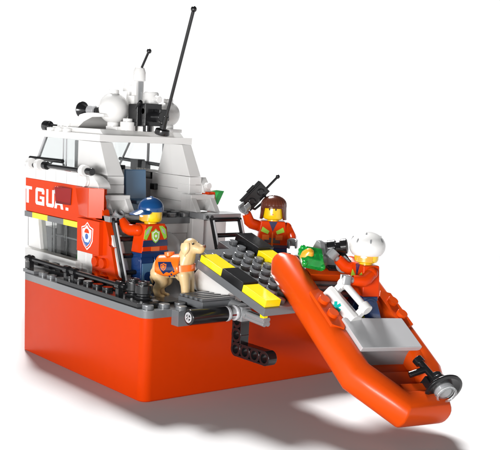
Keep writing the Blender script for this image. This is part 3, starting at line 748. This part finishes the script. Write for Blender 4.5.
for sg in (-1, 1):
    mb = MB(); rings = []
    for k in range(9):
        t = k/8; w = .24*math.sin(math.pi*min(1, .25+t*.85))**.7+.03
        rings.append([(1.0-.05*t+w*math.cos(R(b)), sg*(.40+.05*math.sin(t*3))+.07*math.sin(R(b)), 3.0-.72*t) for b in range(0, 360, 30)])
    mb.loft(rings); obj('ear', mb, 'tan', dog, bevel=0)
    mb = MB(); mb.sphere((1.40, sg*.31, 2.94), .055, n=12, m=8); obj('eye', mb, 'black', dog, bevel=0)
mb = MB(); mb.sphere((1.93, 0, 2.76), .09, n=14, m=8); obj('nose', mb, 'brown', dog, bevel=0)
# vest: saddle shell over the trunk
def saddle(prof_y, mat, nm, par, off=0.0):
    mb = MB()
    return mb
mb = MB(); rings = []
for k in range(15):
    t = k/14; x = -.80+1.45*t; rr = .60+.05*t
    low = -14-(20*math.sin(t*math.pi)); ring = []; ring2 = []
    for i in range(19):
        a = R(low+(180-2*low)*i/18); ring.append((x, rr*1.0*math.cos(a), 1.66+rr*math.sin(a)*1.04))
    rings.append(ring)
mb.loft(rings, cap=False, closed=False)
vs = obj('vest', mb, 'vest', dog, bevel=0); so = vs.modifiers.new('thick', 'SOLIDIFY'); so.thickness = .07; so.offset = 1
mb = MB(); mb.loft([[(x0_+(.70+q)*math.cos(a), (.56+q)*math.sin(a), z) for q, z in ((0, 1.5), (.07, 1.5), (.07, 1.84), (0, 1.84))] for a, x0_ in [(R(k*8-112), .52) for k in range(29)]])
obj('chest_strap', mb, 'vest', vs, bevel=0)
mb = MB(); mb.lathe([(.28, 0), (.28, .2), (0, .2)], (-.2, 0, 2.30)); obj('vest_stud', mb, 'vest', vs, bevel=.02)
def vpatch(poly, mat, off):
    mb = MB(); A_ = []; B_ = []
    import itertools
    # subdivide a polygon fan so that it follows the flank
    cx_ = sum(p[0] for p in poly)/len(poly); cz_ = sum(p[1] for p in poly)/len(poly)
    N_ = 5; ringsv = []
    for k in range(N_+1):
        f = max(k/N_, .02); ring = []
        for i in range(len(poly)):
            p, q = poly[i], poly[(i+1) % len(poly)]
            for m_ in range(3):
                g_ = m_/3; X = cx_+((p[0]+(q[0]-p[0])*g_)-cx_)*f; Zz = cz_+((p[1]+(q[1]-p[1])*g_)-cz_)*f
                t = (X+.80)/1.45; Zz = Zz+.1; rr = .60+.05*t+.075+off; sv = max(-.99, min(.99, (Zz-1.66)/(rr*1.04)))
                ring.append((X, -rr*math.sqrt(1-sv*sv), Zz))
        ringsv.append(ring)
    mb.loft(ringsv, cap=False)
    o = obj('vest_print', mb, mat, vs, bevel=0); return o
vpatch([(-.62, 1.95), (.18, 1.95), (.42, 1.55), (.1, 1.38), (-.1, 1.42), (-.3, 1.3), (-.5, 1.6)], 'print_navy', .004)
vpatch([(-.25+.5*a, 1.70+.5*b) for a, b in [(-.36, .28), (-.15, .3), (0, .4), (.15, .3), (.36, .28), (.34, -.1), (.2, -.3), (0, -.42), (-.2, -.3), (-.34, -.1)]], 'vest', .010)
vpatch([(-.25+.36*a, 1.70+.36*b) for a, b in [(-.36, .28), (-.15, .3), (0, .4), (.15, .3), (.36, .28), (.34, -.1), (.2, -.3), (0, -.42), (-.2, -.3), (-.34, -.1)]], 'print_navy', .016)
vpatch([(-.25+.1*math.cos(R(a)), 1.70+.1*math.sin(R(a))) for a in range(0, 360, 45)], 'vest', .022)
for x, z in ((.05, 1.44), (.21, 1.58), (.2, 1.30), (.37, 1.46), (.36, 1.2), (.05, 1.18)):
    vpatch([(x-.07, z), (x, z+.07), (x+.07, z), (x, z-.07)], 'print_navy', .012)

# ------------------------------------------------------------------ raft
raft = rsc(empty('toy_raft', O)); raft.rotation_euler = A.to_euler()
tag(raft, 'orange inflatable toy raft with grey box sliding nose down off the ramp', 'toy raft')
def sweep(path, rw, rh, n=28):
    rings = []
    for i, p in enumerate(path):
        p = Vector(p); a = Vector(path[max(i-1, 0)]); b = Vector(path[min(i+1, len(path)-1)])
        d1 = (p-a).normalized() if i else (b-p).normalized(); d2 = (b-p).normalized() if i < len(path)-1 else d1
        t = (d1+d2).normalized(); side = Vector((t.y, -t.x, 0)).normalized(); k = 1/max(.5, math.sqrt((1+d1.dot(d2))/2))
        w = rw[i] if isinstance(rw, list) else rw; h = rh[i] if isinstance(rh, list) else rh
        ring = []
        for j in range(n):
            c, s_ = math.cos(2*math.pi*j/n), math.sin(2*math.pi*j/n)
            c = math.copysign(abs(c)**.85, c); s_ = math.copysign(abs(s_)**.85, s_)
            ring.append(p+side*w*k*c+Vector((0, 0, 1))*h*s_)
        rings.append(ring)
    return rings
path = [(-4.4, -2.45), (-4.36, -2.45), (-3.7, -2.42), (0, -2.4), (4.45, -2.4), (6.75, -.85), (6.7, 1.35), (4.45, 2.4), (0, 2.4), (-3.7, 2.42), (-4.36, 2.45), (-4.4, 2.45)]
path = [(a, b, -.62) for a, b in path]
rw = [.36, .45, .80, .80, .80, .80, .80, .80, .80, .80, .45, .36]
rh = [.36, .46, .84, .86, .86, .86, .86, .86, .86, .84, .46, .36]
mb = MB(); mb.loft(sweep(path, rw, rh))
obj('tube', mb, 'raftorange', raft, bevel=.09, seg=4)
mb = MB(); mb.prism([(-3.4, -2.4), (4.4, -2.4), (6.4, -.85), (6.3, 1.35), (4.4, 2.4), (-3.4, 2.4)], 'z', -1.15, -.85)
obj('floor', mb, 'raftorange', raft)
mb = MB(); mb.box(-2.75, -2.35, -1.9, 1.9, -.85, -.02); mb.box(-2.9, -2.3, -1.8, 1.8, -.02, .1)
obj('transom', mb, 'raftorange', raft, bevel=.04)
mb = MB()
for k in range(3): mb.box(-2.15+k*.42, -1.93+k*.42, -1.75, 1.75, -.4, -.22)
mb.box(-2.2, -.9, -1.8, -1.65, -.6, -.24); mb.box(-2.2, -.9, 1.65, 1.8, -.6, -.24)
obj('grille', mb, 'dark', raft, bevel=.02)
for sg in (-1, 1):
    mb = MB(); mb.prism([(-.75, sg*2.85), (-.95, sg*2.2), (-.5, sg*1.85), (1.6, sg*1.85), (2.0, sg*2.2), (1.7, sg*2.85)], 'z', -.2, .30)
    for u in (0, 1): mb.stud(u, sg*2.42, .30)
    obj('oarlock_pad', mb, 'raftorange', raft, bevel=.06)
mb = MB(); mb.prism([(4.3, -1.75), (4.8, -1.6), (5.9, -.7), (5.9, 1.0), (4.8, 1.75), (4.3, 1.75)], 'z', -.9, -.55); mb.prism([(5.6, -.6), (6.3, -.6), (6.3, 1.1), (5.6, 1.1)], 'z', -.6, .0)
obj('bow_step', mb, 'raftorange', raft, bevel=.05)
# grey storage box
bx = obj('storage_box', MB().prism([(1.7, -.9), (3.55, -.9), (3.2, .1), (1.5, .1)], 'y', -1.7, 1.75), 'silver', raft, bevel=.03)
M['lid'] = plastic('lid_grey_plastic', (.50, .50, .51), rough=.3)
lid = obj('lid', MB().box(1.35, 3.5, -2.02, 2.15, .12, .42), 'lid', bx, bevel=.04)
# searchlight on the bow
sl = empty('searchlight', (0, 0, 0)); sl.parent = raft
d = Vector((.62, .70, .05)).normalized()
p0 = Vector((4.45, .95, .55)); p1 = Vector((6.35, 1.3, .55))
bpy.data.objects.remove(sl)
mb = MB(); ax_ = (p1-p0).normalized(); mb.cyl(p0, p1, .17); mb.cyl(p0, p0+ax_*.34, .27)
mb.cyl(p0+ax_*.75, p0+ax_*.75+Vector((-.1, -.75, -.5)), .17); mb.box(5.5, 6.1, .9, 1.6, -.15, .4)
mb.lathe([(.2, -.75), (.36, -.72), (.36, -.45), (.44, -.4), (.44, -.15), (.3, -.1), (.95, .16), (1.0, .22), (1.0, .32), (.86, .36), (.5, .24), (0, .24)], p1, Vector((.95, -.16, .06)), n=40)
sl = obj('searchlight', mb, 'black', raft, bevel=.015)
mb = MB(); ld = Vector((.95, -.16, .06)).normalized(); mb.lathe([(.5, .22), (.52, .44), (.44, .52), (.3, .58), (0, .6)], p1, ld, n=32); ln = obj('lens', mb, 'lens', sl, bevel=.02)
mb = MB(); mb.lathe([(.44, .60), (.54, .60), (.54, .68), (.44, .68), (.44, .60)], p1, ld, n=32); obj('lens_ring', mb, 'lens', ln, bevel=.01)
mb = MB(); mb.lathe([(.36, .24), (.30, .40), (.15, .46), (0, .46)], p1, ld, n=24); obj('reflector', mb, 'grey', sl, bevel=.0)

def on_raft(name, u, v, h, extra=None):
    o = empty(name); mat = Matrix.Translation(O) @ A.to_4x4() @ Matrix.Translation((u*RS, v*RS, h*RS))
    if extra: mat = mat @ extra
    o.location = mat.to_translation(); o.rotation_euler = mat.to_euler(); return rsc(o)
# first aid case
kit = on_raft('first_aid_case', .45, -1.68, -.38, Matrix.Rotation(R(9), 4, 'Z') @ Matrix.Rotation(R(-24), 4, 'X')); kit.scale = (1.04, 1.04, 1.04)
tag(kit, 'small white first aid case with teal star and carrying handle, standing in the raft', 'first aid case')
mb = MB(); mb.prism([(-.42, 0), (.38, 0), (.38, .78), (.24, 1.0), (-.28, 1.0), (-.42, .86)], 'x', -1.05, 1.05)
obj('body', mb, 'white', kit, bevel=.05)
mb = MB()
for x in (-.85, .85): mb.box(x-.14, x+.14, -.12, .26, .96, 1.4); mb.cyl((x-.2, .07, 1.45), (x+.2, .07, 1.45), .27)
mb.cyl((-.8, .07, 1.46), (.8, .07, 1.46), .17)
obj('handle', mb, 'white', kit, bevel=.03)
mb = MB()
for k in range(3):
    a = R(60*k+15); c, s_ = math.cos(a), math.sin(a); w = .075; l = .30
    mb.prism([(c*l-s_*w, .48+s_*l+c*w), (-c*l-s_*w, .48-s_*l+c*w), (-c*l+s_*w, .48-s_*l-c*w), (c*l+s_*w, .48+s_*l-c*w)], 'y', -.436-k*.004, -.42)
obj('star_print', mb, 'teal', kit, bevel=0)
# translucent green pack
grn = on_raft('cargo_pack', -3.1, -1.55, .25, Matrix.Rotation(R(-14), 4, 'Z'))
tag(grn, 'clear green lumpy cargo piece with gold inside on the raft stern', 'cargo')
mb = MB(); mb.loft([[(-.5, -.6, 0), (.6, -.6, 0), (.6, .6, 0), (-.5, .6, 0)], [(-.62, -.7, .35), (.7, -.7, .3), (.7, .7, .3), (-.62, .7, .4)], [(-.4, -.45, .75), (.45, -.5, .62), (.45, .45, .6), (-.4, .5, .8)]])
for p in ((.6, -.6, .3), (-.5, .6, .4), (.6, .5, .3), (-.5, -.5, .5)): mb.sphere(p, .17, n=12, m=8)
obj('shell', mb, 'green_clear', grn, bevel=.06)
M['gold'] = plastic('gold_plastic', (.75, .35, .02), rough=.3)
mb = MB(); mb.lathe([(.1, 0), (.34, .1), (.36, .4), (.2, .72), (0, .82)], (.05, -.35, .1)); obj('core', mb, 'gold', grn, bevel=.03)
# outboard motor
mot = on_raft('outboard_motor', -2.75, .25, .1)
tag(mot, 'grey and black toy outboard motor clamped on the raft transom', 'motor')
mb = MB(); mb.prism([(-1.4, .1), (-.1, .1), (-.1, .35), (-1.1, 1.0), (-1.4, .9)], 'y', -1.1, -.75); mb.prism([(-1.4, .1), (-.2, .1), (-.4, .5), (-1.2, .85), (-1.4, .8)], 'y', -.76, .4)
obj('cowling', mb, 'silver', mot, bevel=.04)
mb = MB(); mb.box(-1.5, .1, -.6, 1.4, -.3, .15)
mb.lathe([(.24, -.1), (.24, .12), (.33, .12), (.42, .06), (.42, -.25), (.33, -.3), (.33, -.5), (.42, -.55), (.42, -1.0), (0, -1.0)], (-.75, .45, 1.1), Vector((.35, .55, .45))); mb.cyl((-.8, -.2, .8), (-.6, .4, .9), .3)
obj('exhaust', mb, 'black', mot, bevel=.02)
mb = MB(); mb.lathe([(.2, -.1), (.2, .42), (.36, .42), (.42, .36), (.42, .1), (.34, .05), (.34, -.15), (.42, -.2), (.42, -.6), (0, -.6)], (.0, .2, .42), Vector((.6, -.45, .35))); obj('nozzle', mb, 'silver', mot, bevel=.02)

# ------------------------------------------------------------------ camera
Rc = ((0.6153713447, 0.7866115027, 0.0506009077), (0.2080239893, -0.1001487651, -0.9729831678), (-0.7602921333, 0.6092721630, -0.2252627430))
C0 = Vector((38.95001275, -26.58579892, 14.15513482)); F = 961.22
cd = bpy.data.cameras.new('camera'); co = bpy.data.objects.new('camera', cd); COL.objects.link(co)
rt = Vector(Rc[0]); dn = Vector(Rc[1]); fw = Vector(Rc[2])
m4 = Matrix((rt, -dn, -fw)).transposed().to_4x4(); m4.translation = C0
co.matrix_world = m4
cd.sensor_width = 36; cd.sensor_fit = 'HORIZONTAL'; cd.lens = F/500*36; cd.clip_end = 5000; cd.clip_start = .5
cd.shift_x = (250-216)/500; cd.shift_y = (345-225)/500
SC.camera = co

# ------------------------------------------------------------------ light: studio
w = bpy.data.worlds.new('World'); SC.world = w; w.use_nodes = True
nt = w.node_tree; bgn = nt.nodes['Background']
tc = nt.nodes.new('ShaderNodeTexCoord'); sx = nt.nodes.new('ShaderNodeSeparateXYZ'); nt.links.new(tc.outputs['Generated'], sx.inputs[0])
mr = nt.nodes.new('ShaderNodeMapRange'); mr.interpolation_type = 'SMOOTHSTEP'
mr.inputs['From Min'].default_value = .14; mr.inputs['From Max'].default_value = .19; mr.inputs['To Min'].default_value = 1.05; mr.inputs['To Max'].default_value = .07
nt.links.new(sx.outputs['Z'], mr.inputs['Value']); nt.links.new(mr.outputs['Result'], bgn.inputs['Strength']); bgn.inputs['Color'].default_value = (1, 1, 1, 1)
def sun(name, d, e, ang, col=(1, 1, 1)):
    l = bpy.data.lights.new(name, 'SUN'); l.energy = e; l.angle = R(ang); l.color = col
    o = bpy.data.objects.new(name, l); COL.objects.link(o); o.rotation_euler = Vector(d).to_track_quat('-Z', 'Y').to_euler(); return o
sun('key_light', (.86, -.38, -1.0), 7.2, 13)
def area(name, loc, target, size, e):
    l = bpy.data.lights.new(name, 'AREA'); l.shape = 'RECTANGLE'; l.size = size[0]; l.size_y = size[1]; l.energy = e
    o = bpy.data.objects.new(name, l); COL.objects.link(o); o.location = loc
    o.rotation_euler = (Vector(target)-Vector(loc)).to_track_quat('-Z', 'Y').to_euler(); return o
area('softbox', (34, -64, 9.5), (-5, 5, 5), (34, 13), 76000)
SC.view_settings.view_transform = 'Standard'; SC.view_settings.look = 'None'; SC.view_settings.exposure = 0; SC.view_settings.gamma = 1
SC.render.engine = 'CYCLES'; SC.cycles.max_bounces = 10; SC.cycles.transmission_bounces = 8
